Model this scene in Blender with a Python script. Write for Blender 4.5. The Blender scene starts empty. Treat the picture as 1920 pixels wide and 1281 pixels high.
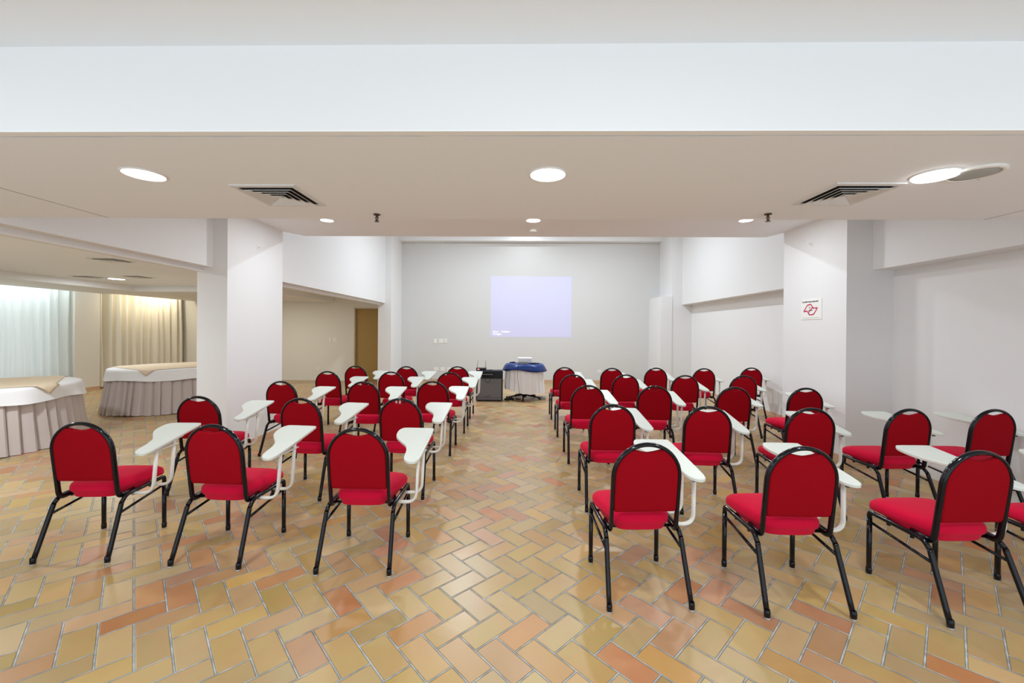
import bpy, bmesh, math, random
from mathutils import Vector, Matrix
random.seed(7)
PI = math.pi
scene = bpy.context.scene
COL = scene.collection

# ------------------------------------------------------------------ materials
def new_mat(name):
    m = bpy.data.materials.new(name); m.use_nodes = True
    nt = m.node_tree; b = nt.nodes['Principled BSDF']
    return m, nt, b

def paint(name, col, rough=0.6, bump=0.0, scale=60.0, spec=0.3, metal=0.0, vary=0.0, sheen=0.0, coat=0.0):
    m, nt, b = new_mat(name)
    b.inputs['Base Color'].default_value = (*col, 1)
    b.inputs['Roughness'].default_value = rough
    b.inputs['Specular IOR Level'].default_value = spec
    b.inputs['Metallic'].default_value = metal
    if sheen: b.inputs['Sheen Weight'].default_value = sheen
    if coat: b.inputs['Coat Weight'].default_value = coat
    if bump or vary:
        tc = nt.nodes.new('ShaderNodeTexCoord')
        n = nt.nodes.new('ShaderNodeTexNoise'); n.inputs['Scale'].default_value = scale; n.inputs['Detail'].default_value = 3
        nt.links.new(tc.outputs['Object'], n.inputs['Vector'])
        if bump:
            bp = nt.nodes.new('ShaderNodeBump'); bp.inputs['Strength'].default_value = bump; bp.inputs['Distance'].default_value = 0.002
            nt.links.new(n.outputs['Fac'], bp.inputs['Height']); nt.links.new(bp.outputs['Normal'], b.inputs['Normal'])
        if vary:
            r = nt.nodes.new('ShaderNodeMixRGB'); r.blend_type = 'MIX'
            r.inputs['Color1'].default_value = (*[c * (1 - vary) for c in col], 1)
            r.inputs['Color2'].default_value = (*[min(1, c * (1 + vary)) for c in col], 1)
            nt.links.new(n.outputs['Fac'], r.inputs['Fac']); nt.links.new(r.outputs['Color'], b.inputs['Base Color'])
    return m

def emit(name, col, strength):
    m, nt, b = new_mat(name)
    b.inputs['Base Color'].default_value = (.8, .8, .8, 1)
    b.inputs['Emission Color'].default_value = (*col, 1)
    b.inputs['Emission Strength'].default_value = strength
    return m

M = {}
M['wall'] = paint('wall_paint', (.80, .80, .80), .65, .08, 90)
M['wall_far'] = paint('dimmed_wall_paint', (.665, .665, .655), .65, .08, 90)  # wall paint made darker in place of weaker light on the far wall
M['wall_warm'] = paint('warm_wall_paint', (.77, .75, .69), .65, .08, 90)
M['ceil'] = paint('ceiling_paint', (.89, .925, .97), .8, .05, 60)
M['beam'] = paint('beam_paint', (.88, .89, .90), .7, .05, 60)
M['trimb'] = paint('beige_edge', (.92, .93, .93), .8)
M['dark'] = paint('gap_shade_fill', (.03, .03, .03), .9)  # near-black fill standing in for the shade inside gaps
M['baseb'] = paint('baseboard_tile', (.62, .40, .26), .35, .1, 40, vary=.15)
M['door'] = paint('mustard_wood', (.40, .26, .085), .45, .05, 25, vary=.08)
M['dframe'] = paint('door_frame_paint', (.62, .55, .44), .5)
M['black'] = paint('black_enamel', (.003, .004, .007), .13, spec=.34)
M['rubber'] = paint('black_plastic', (.012, .012, .014), .5)
M['clear'] = paint('grey_glide', (.45, .45, .45), .3)
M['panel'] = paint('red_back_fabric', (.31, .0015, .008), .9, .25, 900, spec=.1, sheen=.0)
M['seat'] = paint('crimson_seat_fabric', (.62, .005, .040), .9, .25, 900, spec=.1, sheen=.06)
M['white_metal'] = paint('cream_enamel', (.74, .72, .66), .35, spec=.5)
M['laminate'] = paint('cream_laminate', (.66, .69, .63), .4, spec=.5)
M['plastic'] = paint('white_plastic', (.86, .855, .82), .45)
M['plastic_d'] = paint('grey_plastic', (.35, .35, .33), .5)
M['cloth'] = paint('white_tablecloth', (.88, .88, .90), .85, .2, 300, vary=.03)
M['skirt'] = paint('mauve_grey_skirt', (.56, .49, .47), .85, .2, 300, vary=.04)
M['topper'] = paint('peach_topper', (.78, .64, .47), .75, .2, 300, vary=.05)
M['blue'] = paint('blue_satin', (.002, .028, .17), .35, .3, 60, spec=.4, vary=.3)
M['curt_c'] = paint('pale_curtain', (.74, .76, .73), .9, .1, 200)
M['curt_w'] = paint('cream_curtain', (.80, .76, .65), .9, .1, 200)
M['grille'] = paint('grey_grille', (.17, .17, .18), .7, .6, 700)
M['amp'] = paint('black_vinyl', (.015, .02, .03), .5, .3, 500)
M['steel'] = paint('steel', (.55, .55, .55), .3, metal=1)
M['bronze'] = paint('sprinkler_bronze', (.10, .07, .05), .4, metal=.6)
M['vent'] = paint('vent_enamel', (.74, .75, .76), .5, vary=.06, scale=30)
M['mesh'] = paint('speaker_mesh', (.45, .47, .46), .7, .6, 900)
M['lampw'] = emit('lamp_glow', (.95, .98, 1), 8)
M['red'] = paint('sign_red', (.60, .02, .10), .5)
M['ink'] = paint('sign_ink', (.03, .06, .07), .5)
M['green'] = paint('sign_green', (.08, .30, .18), .5)
M['proj'] = paint('bright_white_plastic', (.92, .92, .92), .4)
M['lamps'] = emit('strong_lamp_glow', (.95, .98, 1), 30)
M['led'] = emit('red_led', (1, .1, .1), 1)
M['brown'] = paint('brown_cable', (.14, .09, .03), .6)

def drape(name, col):
    m, nt, b = new_mat(name)
    b.inputs['Base Color'].default_value = (*col, 1); b.inputs['Roughness'].default_value = .9; b.inputs['Specular IOR Level'].default_value = .1
    tr = nt.nodes.new('ShaderNodeBsdfTranslucent'); tr.inputs['Color'].default_value = (*col, 1)
    mx = nt.nodes.new('ShaderNodeMixShader'); mx.inputs[0].default_value = .35
    out = nt.nodes['Material Output']
    nt.links.new(b.outputs[0], mx.inputs[1]); nt.links.new(tr.outputs[0], mx.inputs[2]); nt.links.new(mx.outputs[0], out.inputs[0])
    return m
M['curt_c'] = drape('pale_curtain_cloth', (.78, .80, .77))
def floor_material():
    m, nt, b = new_mat('herringbone_clay_tile')
    N = nt.nodes; L = nt.links
    def math_(op, a, c=None, d=None):
        n = N.new('ShaderNodeMath'); n.operation = op
        for i, v in enumerate((a, c, d)):
            if v is None: continue
            if isinstance(v, (int, float)): n.inputs[i].default_value = v
            else: L.new(v, n.inputs[i])
        return n.outputs[0]
    S = .124; ox, oy, ang = -.3616, 1.8129, -.0194
    tc = N.new('ShaderNodeTexCoord')
    sep = N.new('ShaderNodeSeparateXYZ'); L.new(tc.outputs['Object'], sep.inputs[0])
    # slight unevenness of the laying
    x = math_('SUBTRACT', sep.outputs[0], ox); y = math_('SUBTRACT', sep.outputs[1], oy)
    a1 = PI / 4 + ang
    c, s = math.cos(a1) / S, math.sin(a1) / S
    u = math_('ADD', math_('MULTIPLY', x, c), math_('MULTIPLY', y, s))
    v = math_('ADD', math_('MULTIPLY', x, -s), math_('MULTIPLY', y, c))
    i = math_('FLOOR', u); j = math_('FLOOR', v)
    fu = math_('SUBTRACT', u, i); fv = math_('SUBTRACT', v, j)
    k = math_('FLOORED_MODULO', math_('ADD', i, j), 4.0)
    isv = math_('GREATER_THAN', k, 1.5)
    k1 = math_('COMPARE', k, 1.0, .1); k3 = math_('COMPARE', k, 3.0, .1)
    odd = math_('ADD', k1, k3)
    def mix(f, a, bb):  # a*(1-f)+bb*f
        return math_('ADD', math_('MULTIPLY', a, math_('SUBTRACT', 1.0, f)), math_('MULTIPLY', bb, f))
    lx = math_('ADD', mix(isv, fu, fv), odd)
    ly = mix(isv, fv, fu)
    bi = math_('SUBTRACT', i, k1); bj = math_('SUBTRACT', j, k3)
    comb = N.new('ShaderNodeCombineXYZ'); L.new(bi, comb.inputs[0]); L.new(bj, comb.inputs[1]); L.new(isv, comb.inputs[2])
    wn = N.new('ShaderNodeTexWhiteNoise'); wn.noise_dimensions = '3D'; L.new(comb.outputs[0], wn.inputs['Vector'])
    sc = N.new('ShaderNodeSeparateColor'); L.new(wn.outputs['Color'], sc.inputs[0])
    ex = math_('MINIMUM', lx, math_('SUBTRACT', 2.0, lx))
    ey = math_('MINIMUM', ly, math_('SUBTRACT', 1.0, ly))
    e = math_('MINIMUM', ex, ey)
    mask = N.new('ShaderNodeMapRange'); mask.inputs['From Min'].default_value = .032; mask.inputs['From Max'].default_value = .044
    L.new(e, mask.inputs['Value'])
    # tile colour
    ramp = N.new('ShaderNodeValToRGB'); cr = ramp.color_ramp
    cols = [(0, (.40, .295, .125)), (.25, (.48, .34, .155)), (.48, (.44, .325, .15)), (.66, (.50, .335, .155)), (.80, (.45, .27, .135)), (.92, (.46, .245, .14)), (1, (.45, .20, .10))]
    cr.elements[0].position = 0; cr.elements[0].color = (*cols[0][1], 1)
    cr.elements[1].position = 1; cr.elements[1].color = (*cols[-1][1], 1)
    for p, q in cols[1:-1]:
        el = cr.elements.new(p); el.color = (*q, 1)
    L.new(sc.outputs[0], ramp.inputs[0])
    ns = N.new('ShaderNodeTexNoise'); ns.inputs['Scale'].default_value = 7; ns.inputs['Detail'].default_value = 4
    off = N.new('ShaderNodeVectorMath'); off.operation = 'MULTIPLY_ADD'
    L.new(wn.outputs['Color'], off.inputs[0]); off.inputs[1].default_value = (9, 9, 9); L.new(tc.outputs['Object'], off.inputs[2])
    L.new(off.outputs[0], ns.inputs['Vector'])
    mx = N.new('ShaderNodeMixRGB'); mx.blend_type = 'MIX'
    mr = N.new('ShaderNodeMapRange'); mr.inputs['From Min'].default_value = .40; mr.inputs['From Max'].default_value = .72; mr.inputs['To Max'].default_value = .55
    L.new(ns.outputs['Fac'], mr.inputs['Value']); L.new(mr.outputs[0], mx.inputs['Fac'])
    L.new(ramp.outputs[0], mx.inputs['Color1']); mx.inputs['Color2'].default_value = (.49, .29, .15, 1)
    hv = N.new('ShaderNodeHueSaturation'); L.new(mx.outputs[0], hv.inputs['Color'])
    L.new(math_('ADD', math_('MULTIPLY', sc.outputs[1], .24), .88), hv.inputs['Value'])
    L.new(math_('ADD', math_('MULTIPLY', sc.outputs[2], .25), .93), hv.inputs['Saturation'])
    # grout
    gn = N.new('ShaderNodeTexNoise'); gn.inputs['Scale'].default_value = 14; L.new(tc.outputs['Object'], gn.inputs['Vector'])
    gr = N.new('ShaderNodeValToRGB'); gr.color_ramp.elements[0].position = .35; gr.color_ramp.elements[0].color = (.28, .29, .28, 1)
    gr.color_ramp.elements[1].position = .7; gr.color_ramp.elements[1].color = (.54, .56, .54, 1)
    L.new(gn.outputs['Fac'], gr.inputs[0])
    dk = N.new('ShaderNodeMapRange'); dk.inputs['From Min'].default_value = .016; dk.inputs['From Max'].default_value = .034; dk.inputs['To Min'].default_value = 1.0; dk.inputs['To Max'].default_value = .16  # grout darkened along tile edges, shade of the sunken joint in its colour
    L.new(e, dk.inputs['Value'])
    gm = N.new('ShaderNodeMixRGB'); gm.blend_type = 'MULTIPLY'; gm.inputs['Fac'].default_value = 1
    L.new(gr.outputs[0], gm.inputs['Color1']); L.new(dk.outputs[0], gm.inputs['Color2'])
    fin = N.new('ShaderNodeMixRGB'); L.new(mask.outputs[0], fin.inputs['Fac']); L.new(gm.outputs[0], fin.inputs['Color1']); L.new(hv.outputs[0], fin.inputs['Color2'])
    L.new(fin.outputs[0], b.inputs['Base Color'])
    rr = mix(mask.outputs[0], math_('ADD', .75, 0.0), math_('ADD', math_('MULTIPLY', sc.outputs[1], .12), .27))
    L.new(rr, b.inputs['Roughness'])
    b.inputs['Specular IOR Level'].default_value = .45
    # relief: tile face above the joint, each tile with a faint tilt, gentle undulation
    h1 = N.new('ShaderNodeMapRange'); h1.inputs['From Min'].default_value = .02; h1.inputs['From Max'].default_value = .06; L.new(e, h1.inputs['Value'])
    wv = N.new('ShaderNodeTexNoise'); wv.inputs['Scale'].default_value = 14; L.new(off.outputs[0], wv.inputs['Vector'])
    tilt = math_('MULTIPLY', math_('SUBTRACT', sc.outputs[2], .5), math_('SUBTRACT', lx, 1.0))
    hh = math_('ADD', math_('MULTIPLY', h1.outputs[0], 1.0), math_('ADD', math_('MULTIPLY', wv.outputs['Fac'], .35), math_('MULTIPLY', tilt, .35)))
    bp = N.new('ShaderNodeBump'); bp.inputs['Strength'].default_value = .7; bp.inputs['Distance'].default_value = .0025
    L.new(hh, bp.inputs['Height']); L.new(bp.outputs['Normal'], b.inputs['Normal'])
    return m
M['floor'] = floor_material()

# ------------------------------------------------------------------ mesh helpers
class MB:
    def __init__(s): s.v = []; s.f = []; s.sm = []
    def add(s, vs, fs, smooth=False):
        o = len(s.v); s.v += [tuple(p) for p in vs]
        for f in fs: s.f.append(tuple(i + o for i in f)); s.sm.append(smooth)
        return s
    def box(s, x0, x1, y0, y1, z0, z1, bev=0.0):
        if bev <= 0:
            vs = [(x, y, z) for z in (z0, z1) for y in (y0, y1) for x in (x0, x1)]
            return s.add(vs, [(0, 2, 3, 1), (4, 5, 7, 6), (0, 1, 5, 4), (2, 6, 7, 3), (0, 4, 6, 2), (1, 3, 7, 5)])
        bm = bmesh.new(); bmesh.ops.create_cube(bm, size=1)
        for v in bm.verts: v.co = Vector(((x0 + x1) / 2 + v.co.x * (x1 - x0), (y0 + y1) / 2 + v.co.y * (y1 - y0), (z0 + z1) / 2 + v.co.z * (z1 - z0)))
        bmesh.ops.bevel(bm, geom=bm.edges[:], offset=bev, segments=2, affect='EDGES', profile=.5)
        bm.verts.index_update()
        s.add([v.co[:] for v in bm.verts], [[v.index for v in f.verts] for f in bm.faces]); bm.free()
        return s
    def tube(s, path, r=.01, n=10, closed=False, flat=1.0, up=None, caps=True):
        P = [Vector(p) for p in path]; k = len(P); rings = []
        T = []
        for i in range(k):
            if closed: t = P[(i + 1) % k] - P[i - 1]
            else: t = P[min(i + 1, k - 1)] - P[max(i - 1, 0)]
            T.append(t.normalized())
        u0 = Vector(up) if up else (Vector((0, 0, 1)) if abs(T[0].z) < .9 else Vector((1, 0, 0)))
        nrm = (u0 - T[0] * u0.dot(T[0])).normalized()
        vs = []
        for i in range(k):
            if i:
                if up: nrm = (Vector(up) - T[i] * Vector(up).dot(T[i]))
                else: nrm = nrm - T[i] * nrm.dot(T[i])
                nrm.normalize()
            bi = T[i].cross(nrm)
            rr = r[i] if isinstance(r, (list, tuple)) else r
            for j in range(n):
                a = 2 * PI * j / n
                vs.append(P[i] + nrm * math.cos(a) * rr + bi * math.sin(a) * rr * flat)
        fs = []
        for i in range(k if closed else k - 1):
            i2 = (i + 1) % k
            for j in range(n):
                fs.append((i * n + j, i * n + (j + 1) % n, i2 * n + (j + 1) % n, i2 * n + j))
        s.add(vs, fs, True)
        if caps and not closed:
            o = len(s.v) - len(vs)
            s.f.append(tuple(o + j for j in reversed(range(n)))); s.sm.append(False)
            s.f.append(tuple(o + (k - 1) * n + j for j in range(n))); s.sm.append(False)
        return s
    def lathe(s, prof, c=(0, 0), n=24, smooth=True, caps=True):
        vs = []; k = len(prof)
        for (r, z) in prof:
            for j in range(n):
                a = 2 * PI * j / n; vs.append((c[0] + r * math.cos(a), c[1] + r * math.sin(a), z))
        fs = [(i * n + j, i * n + (j + 1) % n, (i + 1) * n + (j + 1) % n, (i + 1) * n + j) for i in range(k - 1) for j in range(n)]
        s.add(vs, fs, smooth)
        if caps:
            o = len(s.v) - len(vs)
            s.f.append(tuple(o + j for j in reversed(range(n)))); s.sm.append(False)
            s.f.append(tuple(o + (k - 1) * n + j for j in range(n))); s.sm.append(False)
        return s
    def loft(s, rings, smooth=True, cap0=True, cap1=True, closed=True):
        n = len(rings[0]); vs = [p for r in rings for p in r]; fs = []
        for i in range(len(rings) - 1):
            for j in range(n if closed else n - 1):
                fs.append((i * n + j, i * n + (j + 1) % n, (i + 1) * n + (j + 1) % n, (i + 1) * n + j))
        s.add(vs, fs, smooth); o = len(s.v) - len(vs)
        if cap0: s.f.append(tuple(o + j for j in reversed(range(n)))); s.sm.append(smooth)
        if cap1: s.f.append(tuple(o + (len(rings) - 1) * n + j for j in range(n))); s.sm.append(smooth)
        return s
    def quad(s, a, b, c, d): return s.add([a, b, c, d], [(0, 1, 2, 3)])
    def build(s, name, mat, parent=None):
        me = bpy.data.meshes.new(name); me.from_pydata(s.v, [], s.f)
        me.polygons.foreach_set('use_smooth', s.sm)
        me.materials.append(mat); me.update()
        bm = bmesh.new(); bm.from_mesh(me); bmesh.ops.recalc_face_normals(bm, faces=bm.faces[:]); bm.to_mesh(me); bm.free()
        o = bpy.data.objects.new(name, me); COL.objects.link(o)
        if parent: o.parent = parent
        return o

def tag(o, label=None, cat=None, group=None, kind=None):
    if label: o['label'] = label
    if cat: o['category'] = cat
    if group: o['group'] = group
    if kind: o['kind'] = kind
    return o
def thing(name, label, cat, loc=(0, 0, 0), rz=0, group=None):
    o = bpy.data.objects.new(name, None); COL.objects.link(o); o.empty_display_size = .1
    o.location = loc; o.rotation_euler = (0, 0, rz)
    return tag(o, label, cat, group)
def struct(name, mb, mat, label=None, cat=None, parent=None):
    o = mb.build(name, mat, parent)
    if parent is None: tag(o, label, cat, kind='structure')
    return o
def copy_tree(o, parent=None):
    c = o.copy(); COL.objects.link(c); c.parent = parent
    for ch in list(o.children): copy_tree(ch, c)
    return c
def smooth_path(pts, rad, seg=5):
    """round the corners of a polyline"""
    P = [Vector(p) for p in pts]; out = [P[0]]
    for i in range(1, len(P) - 1):
        a = (P[i - 1] - P[i]); b = (P[i + 1] - P[i]); d = min(rad, a.length * .49, b.length * .49)
        p0 = P[i] + a.normalized() * d; p1 = P[i] + b.normalized() * d
        for k in range(seg + 1):
            t = k / seg; out.append((1 - t) ** 2 * p0 + 2 * t * (1 - t) * P[i] + t * t * p1)
    out.append(P[-1]); return out
def spline(pts, seg=6, closed=True):
    """Catmull-Rom through points"""
    P = [Vector(p) for p in pts]; n = len(P); out = []
    for i in range(n if closed else n - 1):
        p0, p1, p2, p3 = (P[(i - 1) % n], P[i], P[(i + 1) % n], P[(i + 2) % n]) if closed else (P[max(i - 1, 0)], P[i], P[i + 1], P[min(i + 2, n - 1)])
        for k in range(seg):
            t = k / seg
            out.append(.5 * ((2 * p1) + (-p0 + p2) * t + (2 * p0 - 5 * p1 + 4 * p2 - p3) * t * t + (-p0 + 3 * p1 - 3 * p2 + p3) * t ** 3))
    if not closed: out.append(P[-1])
    return out

# ------------------------------------------------------------------ camera (lens, roll and heading solved from the room)
R = Matrix(((0.9998063814985434, 0.018308311595410933, 0.007211465961542225),
            (-0.01829293949452609, 0.9998302676780748, -0.002191848406923499),
            (-0.0072503709862839485, 0.002059505114018204, 0.9999715948761978)))
cam = bpy.data.objects.new('camera', bpy.data.cameras.new('camera')); COL.objects.link(cam)
cm = Matrix.Identity(4)
for r_ in range(3):
    cm[r_][0] = R[0][r_]; cm[r_][1] = R[2][r_]; cm[r_][2] = -R[1][r_]
cm[0][3], cm[1][3], cm[2][3] = 0, 0, 1.428
cam.matrix_world = cm
cam.data.sensor_width = 36; cam.data.lens = 763.83 / 1920 * 36
cam.data.shift_y = -(640.5 - 622.23) / 1920
cam.data.clip_start = .05
scene.camera = cam

# ------------------------------------------------------------------ the room
ZH = 2.12                       # underside of the side headers
ZC = 2.142                      # low ceiling
ZV = 4.25                       # tall part of the room
XL, XR = -3.455, 4.10
PL, PR = -3.29, 3.576
YP, YPB, YF = 4.525, 5.59, 11.325

struct('floor', MB().box(-10.6, 6.2, -1.4, 11.6, -.08, 0), M['floor'], 'clay floor tiles laid in herringbone across the hall', 'floor')
# ceiling over the camera, cross beam, low ceiling panels
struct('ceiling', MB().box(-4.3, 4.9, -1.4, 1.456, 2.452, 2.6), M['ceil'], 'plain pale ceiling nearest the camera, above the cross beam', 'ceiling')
struct('trim_1', MB().box(-4.3, 4.9, 1.456, 1.475, 2.146, 2.6), M['beam'], 'broad white cross beam spanning the hall near the camera', 'beam')
b = MB().box(-4.3, 4.9, 1.4545, 1.487, 2.1405, 2.146)
struct('trim_2', b, M['trimb'], 'thin beige edge strip under the white cross beam', 'trim')
struct('trim_3', MB().box(-4.3, 4.9, 1.475, 1.51, 2.1475, 2.6), M['dark'], 'dark fill in the open joint behind the cross beam', 'joint')
# centre slab with a wavering near edge where it meets the beam
nx = 120; e = MB(); x0, x1 = -2.663, 2.888
near = []
for i in range(nx + 1):
    x = x0 + (x1 - x0) * i / nx
    near.append((x, 1.4960 + .0018 * math.sin(x * 3.1) + .0012 * math.sin(x * 11 + 1) + (.004 * math.exp(-((x - 1.10) / .04) ** 2)) + (.003 * math.exp(-((x - 1.95) / .05) ** 2)) + .0016 * math.sin(x * 27)))
vs = [(x, y, ZC) for x, y in near] + [(x, 2.6, ZC) for x, y in near] + [(x, y, 2.6) for x, y in near] + [(x, 2.6, 2.6) for x, y in near]
k = nx + 1; fs = []
for i in range(nx):
    fs += [(i, i + 1, k + i + 1, k + i), (2 * k + i, 3 * k + i, 3 * k + i + 1, 2 * k + i + 1), (i, 2 * k + i, 2 * k + i + 1, i + 1), (k + i, k + i + 1, 3 * k + i + 1, 3 * k + i)]
fs += [(0, k, 3 * k, 2 * k), (nx, 2 * k + nx, 3 * k + nx, k + nx)]
e.add(vs, fs)
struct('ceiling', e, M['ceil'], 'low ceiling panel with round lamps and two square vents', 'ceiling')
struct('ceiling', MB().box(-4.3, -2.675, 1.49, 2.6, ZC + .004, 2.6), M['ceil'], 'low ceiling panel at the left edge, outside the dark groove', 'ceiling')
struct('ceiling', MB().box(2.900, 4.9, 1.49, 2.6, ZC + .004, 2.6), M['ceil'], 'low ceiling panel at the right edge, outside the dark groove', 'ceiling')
struct('trim_7', MB().box(-2.675, -2.663, 1.50, 2.599, ZC + .0015, 2.59).box(2.888, 2.900, 1.50, 2.599, ZC + .0015, 2.59), M['dark'], 'dark fill in the grooves between the low ceiling panels', 'joint')  # almost flush strips, the groove shade put into their colour
# suspended slab further in, between the pillars, its two far corners cut
pts = [(-3.29, 2.61), (PR, 2.61), (PR, 5.60), (3.50, 5.867), (-3.12, 5.867), (-3.29, 5.60)]
n = len(pts)
e = MB().add([(x, y, 2.785) for x, y in pts] + [(x, y, 2.93) for x, y in pts],
             [tuple(range(n)), tuple(reversed(range(n, 2 * n)))] + [(i, (i + 1) % n, n + (i + 1) % n, n + i) for i in range(n)])
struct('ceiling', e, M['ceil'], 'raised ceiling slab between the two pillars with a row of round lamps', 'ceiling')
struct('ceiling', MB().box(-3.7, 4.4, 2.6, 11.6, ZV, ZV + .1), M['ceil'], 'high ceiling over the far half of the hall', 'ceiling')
struct('wall_upper', MB().box(-4.3, 4.9, 2.55, 2.60, 2.6, ZV), M['wall'], 'upper wall above the low ceiling edge', 'wall')

# pillars
struct('wall_left_pillar', MB().box(-3.635, PL, YP, YPB, 0, ZV), M['wall'], 'square white pillar standing left of the chairs', 'pillar')
struct('wall_right_pillar', MB().box(PR, 4.2, YP, YPB, 0, ZV), M['wall'], 'white pillar on the right bearing the no smoking sign', 'pillar')
# headers on the left with a lower lip at the back
def header(x0, x1, xl, y0, y1, name, label):
    e = MB().box(min(x0, x1), max(x0, x1), y0, y1, ZH, ZV)
    e.box(min(x1, xl), max(x1, xl), y0, y1, 2.068, 2.45)
    return struct(name, e, M['wall'], label, 'wall')
header(XL, -3.56, -3.635, 2.6, YP, 'wall_left_header', 'white header wall over the opening to the side room, nearer the camera')
header(XL, -3.56, -3.635, YPB, 10.4, 'wall_left_header', 'white header wall over the opening between left pillar and far pilaster')
# far left pilaster / far wall / far right
struct('wall_left_pilaster', MB().box(-3.635, -3.30, 10.4, YF + .1, 0, ZV), M['wall'], 'narrow white pilaster left of the projection wall', 'pilaster')
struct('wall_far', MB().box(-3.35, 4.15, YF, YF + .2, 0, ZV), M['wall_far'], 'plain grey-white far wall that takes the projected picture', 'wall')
struct('trim_4', MB().box(-3.30, 3.86, YF - .22, YF, 3.885, ZV), M['beam'], 'white beam along the top of the far wall', 'beam')
struct('wall_right_pilaster', MB().box(3.86, 4.5, 10.4, YF + .1, 0, ZV), M['wall'], 'narrow white pilaster right of the projection wall', 'pilaster')
struct('wall_right_partition', MB().box(3.57, 3.86, 10.38, YF, 0, 2.33), M['wall'], 'low white wall block at the right end of the far wall', 'wall')
# right side: recessed lower walls under headers
struct('wall_right', MB().box(4.36, 4.5, YPB, 10.5, 0, ZV), M['wall'], 'recessed right wall between the right pillar and the far pilaster', 'wall')
struct('wall_right_header', MB().box(4.118, 4.36, YPB, 10.4, ZH, ZV), M['wall'], 'white header above the recessed right wall, beyond the pillar', 'wall')
struct('wall_right', MB().box(4.079, 4.3, -1.4, YP, 0, 2.6), M['wall'], 'recessed right wall in front of the right pillar', 'wall')
struct('wall_right_header', MB().box(3.855, 4.079, 2.6, YP, ZH, ZV), M['wall'], 'white header on the right, nearer the camera', 'wall')
struct('wall_right', MB().box(4.079, 4.3, 2.6, YP, 2.6, ZV), M['wall'], 'upper part of the right wall behind the header', 'wall')

# side room
ZS = 2.32
struct('wall_back', MB().box(-10.2, -4.634, 11.33, 11.5, 0, 2.7).box(-3.913, -3.60, 11.33, 11.5, 0, 2.7).box(-4.634, -3.913, 11.33, 11.5, 2.05, 2.7), M['wall_warm'], 'beige rear wall of the side room around the wooden door', 'wall')
struct('wall_left', MB().box(-10.3, -10.12, 2, 4.0, 0, 2.8).box(-10.3, -10.12, 8.7, 11.5, 0, 2.8).box(-10.3, -10.12, 4.0, 8.7, 0, .25).box(-10.3, -10.12, 4.0, 8.7, 2.35, 2.8), M['wall_warm'], 'outer wall of the side room behind the curtains', 'wall')
struct('wall_left_column', MB().box(-10.12, -9.80, 8.80, 9.34, 0, 2.7), M['wall_warm'], 'beige wall column between the two curtains', 'pilaster')
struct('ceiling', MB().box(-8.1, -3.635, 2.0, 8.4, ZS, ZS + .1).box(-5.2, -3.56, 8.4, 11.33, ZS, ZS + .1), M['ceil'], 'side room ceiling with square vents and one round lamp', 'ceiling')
struct('trim_5', MB().box(-9.45, -8.1, 2.0, 9.1, 2.20, 2.45).box(-9.18, -8.1, 9.1, 11.33, 2.20, 2.45).box(-8.1, -5.2, 8.4, 11.33, 2.20, 2.45), M['wall'], 'lowered band around the side room ceiling before the curtains', 'bulkhead')
struct('ceiling', MB().box(-10.2, -9.15, 2.0, 11.4, 2.6, 2.7), M['wall'], 'top of the curtain recess in the side room', 'ceiling')
struct('wall_left_end', MB().box(-10.2, -3.6, 1.9, 2.0, 0, 2.7), M['wall_warm'], 'near end wall of the side room, left of the camera', 'wall')
struct('wall_left', MB().box(-3.8, -3.6, -1.4, 2.0, 0, 2.6), M['wall'], 'left wall beside the camera', 'wall')

wn_ = MB()
for y in (4.0, 5.53, 7.07, 8.64): wn_.box(-10.24, -10.18, y, y + .06, .25, 2.35)
wn_.box(-10.24, -10.18, 4.0, 8.7, .25, .31).box(-10.24, -10.18, 4.0, 8.7, 2.29, 2.35)
struct('window_1', wn_, M['wall'], 'window frame hidden behind the pale curtain', 'window')
# door in the side room
d = bpy.data.objects.new('door_1', None); COL.objects.link(d); d.location = (-4.27, 11.33, 0); tag(d, 'mustard brown wooden door in the rear wall of the side room', 'door', kind='structure')
MB().box(-.335, .345, .055, .095, .005, 2.02, .002).build('door_leaf', M['door'], d)
MB().box(-.364, -.335, -.012, .1, 0, 2.05).box(.345, .357, -.012, .1, 0, 2.05).box(-.364, .357, -.012, .1, 2.02, 2.05).build('door_frame', M['dframe'], d)
MB().lathe([(.0, -.0), (.012, 0), (.012, .01)], n=10, caps=False).build('door_handle', M['steel'], d).location = (.29, .045, 1.0)
struct('trim_6', MB().box(-4.7, -3.85, 11.5, 11.56, 0, 2.2), M['dark'], 'dark space behind the wooden door', 'void')

# baseboards
bb = .075
struct('baseboard_left', MB().box(PL, PL + .012, YP - .012, YPB, 0, bb).box(-3.635, PL + .012, YP - .012, YP, 0, bb), M['baseb'], 'terracotta tile baseboard around the left pillar', 'baseboard')
struct('baseboard_right', MB().box(PR - .012, PR, YP - .012, YPB, 0, bb).box(PR - .012, 4.079, YP - .012, YP, 0, bb), M['baseb'], 'terracotta tile baseboard around the right pillar', 'baseboard')
struct('baseboard_far', MB().box(-3.30, 3.57, YF - .012, YF, 0, bb), M['baseb'], 'terracotta baseboard along the projection wall', 'baseboard')
struct('baseboard_back', MB().box(-10.1, -4.64, 11.318, 11.33, 0, .05), M['wall_warm'], 'pale baseboard along the side room rear wall', 'baseboard')
struct('baseboard_side', MB().box(-9.80, -9.788, 8.80, 9.34, 0, bb), M['baseb'], 'brown baseboard on the column between the curtains', 'baseboard')
struct('baseboard_right', MB().box(4.35, 4.36, YPB, 10.4, 0, .06), M['baseb'], 'low baseboard along the recessed right wall', 'baseboard')

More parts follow.
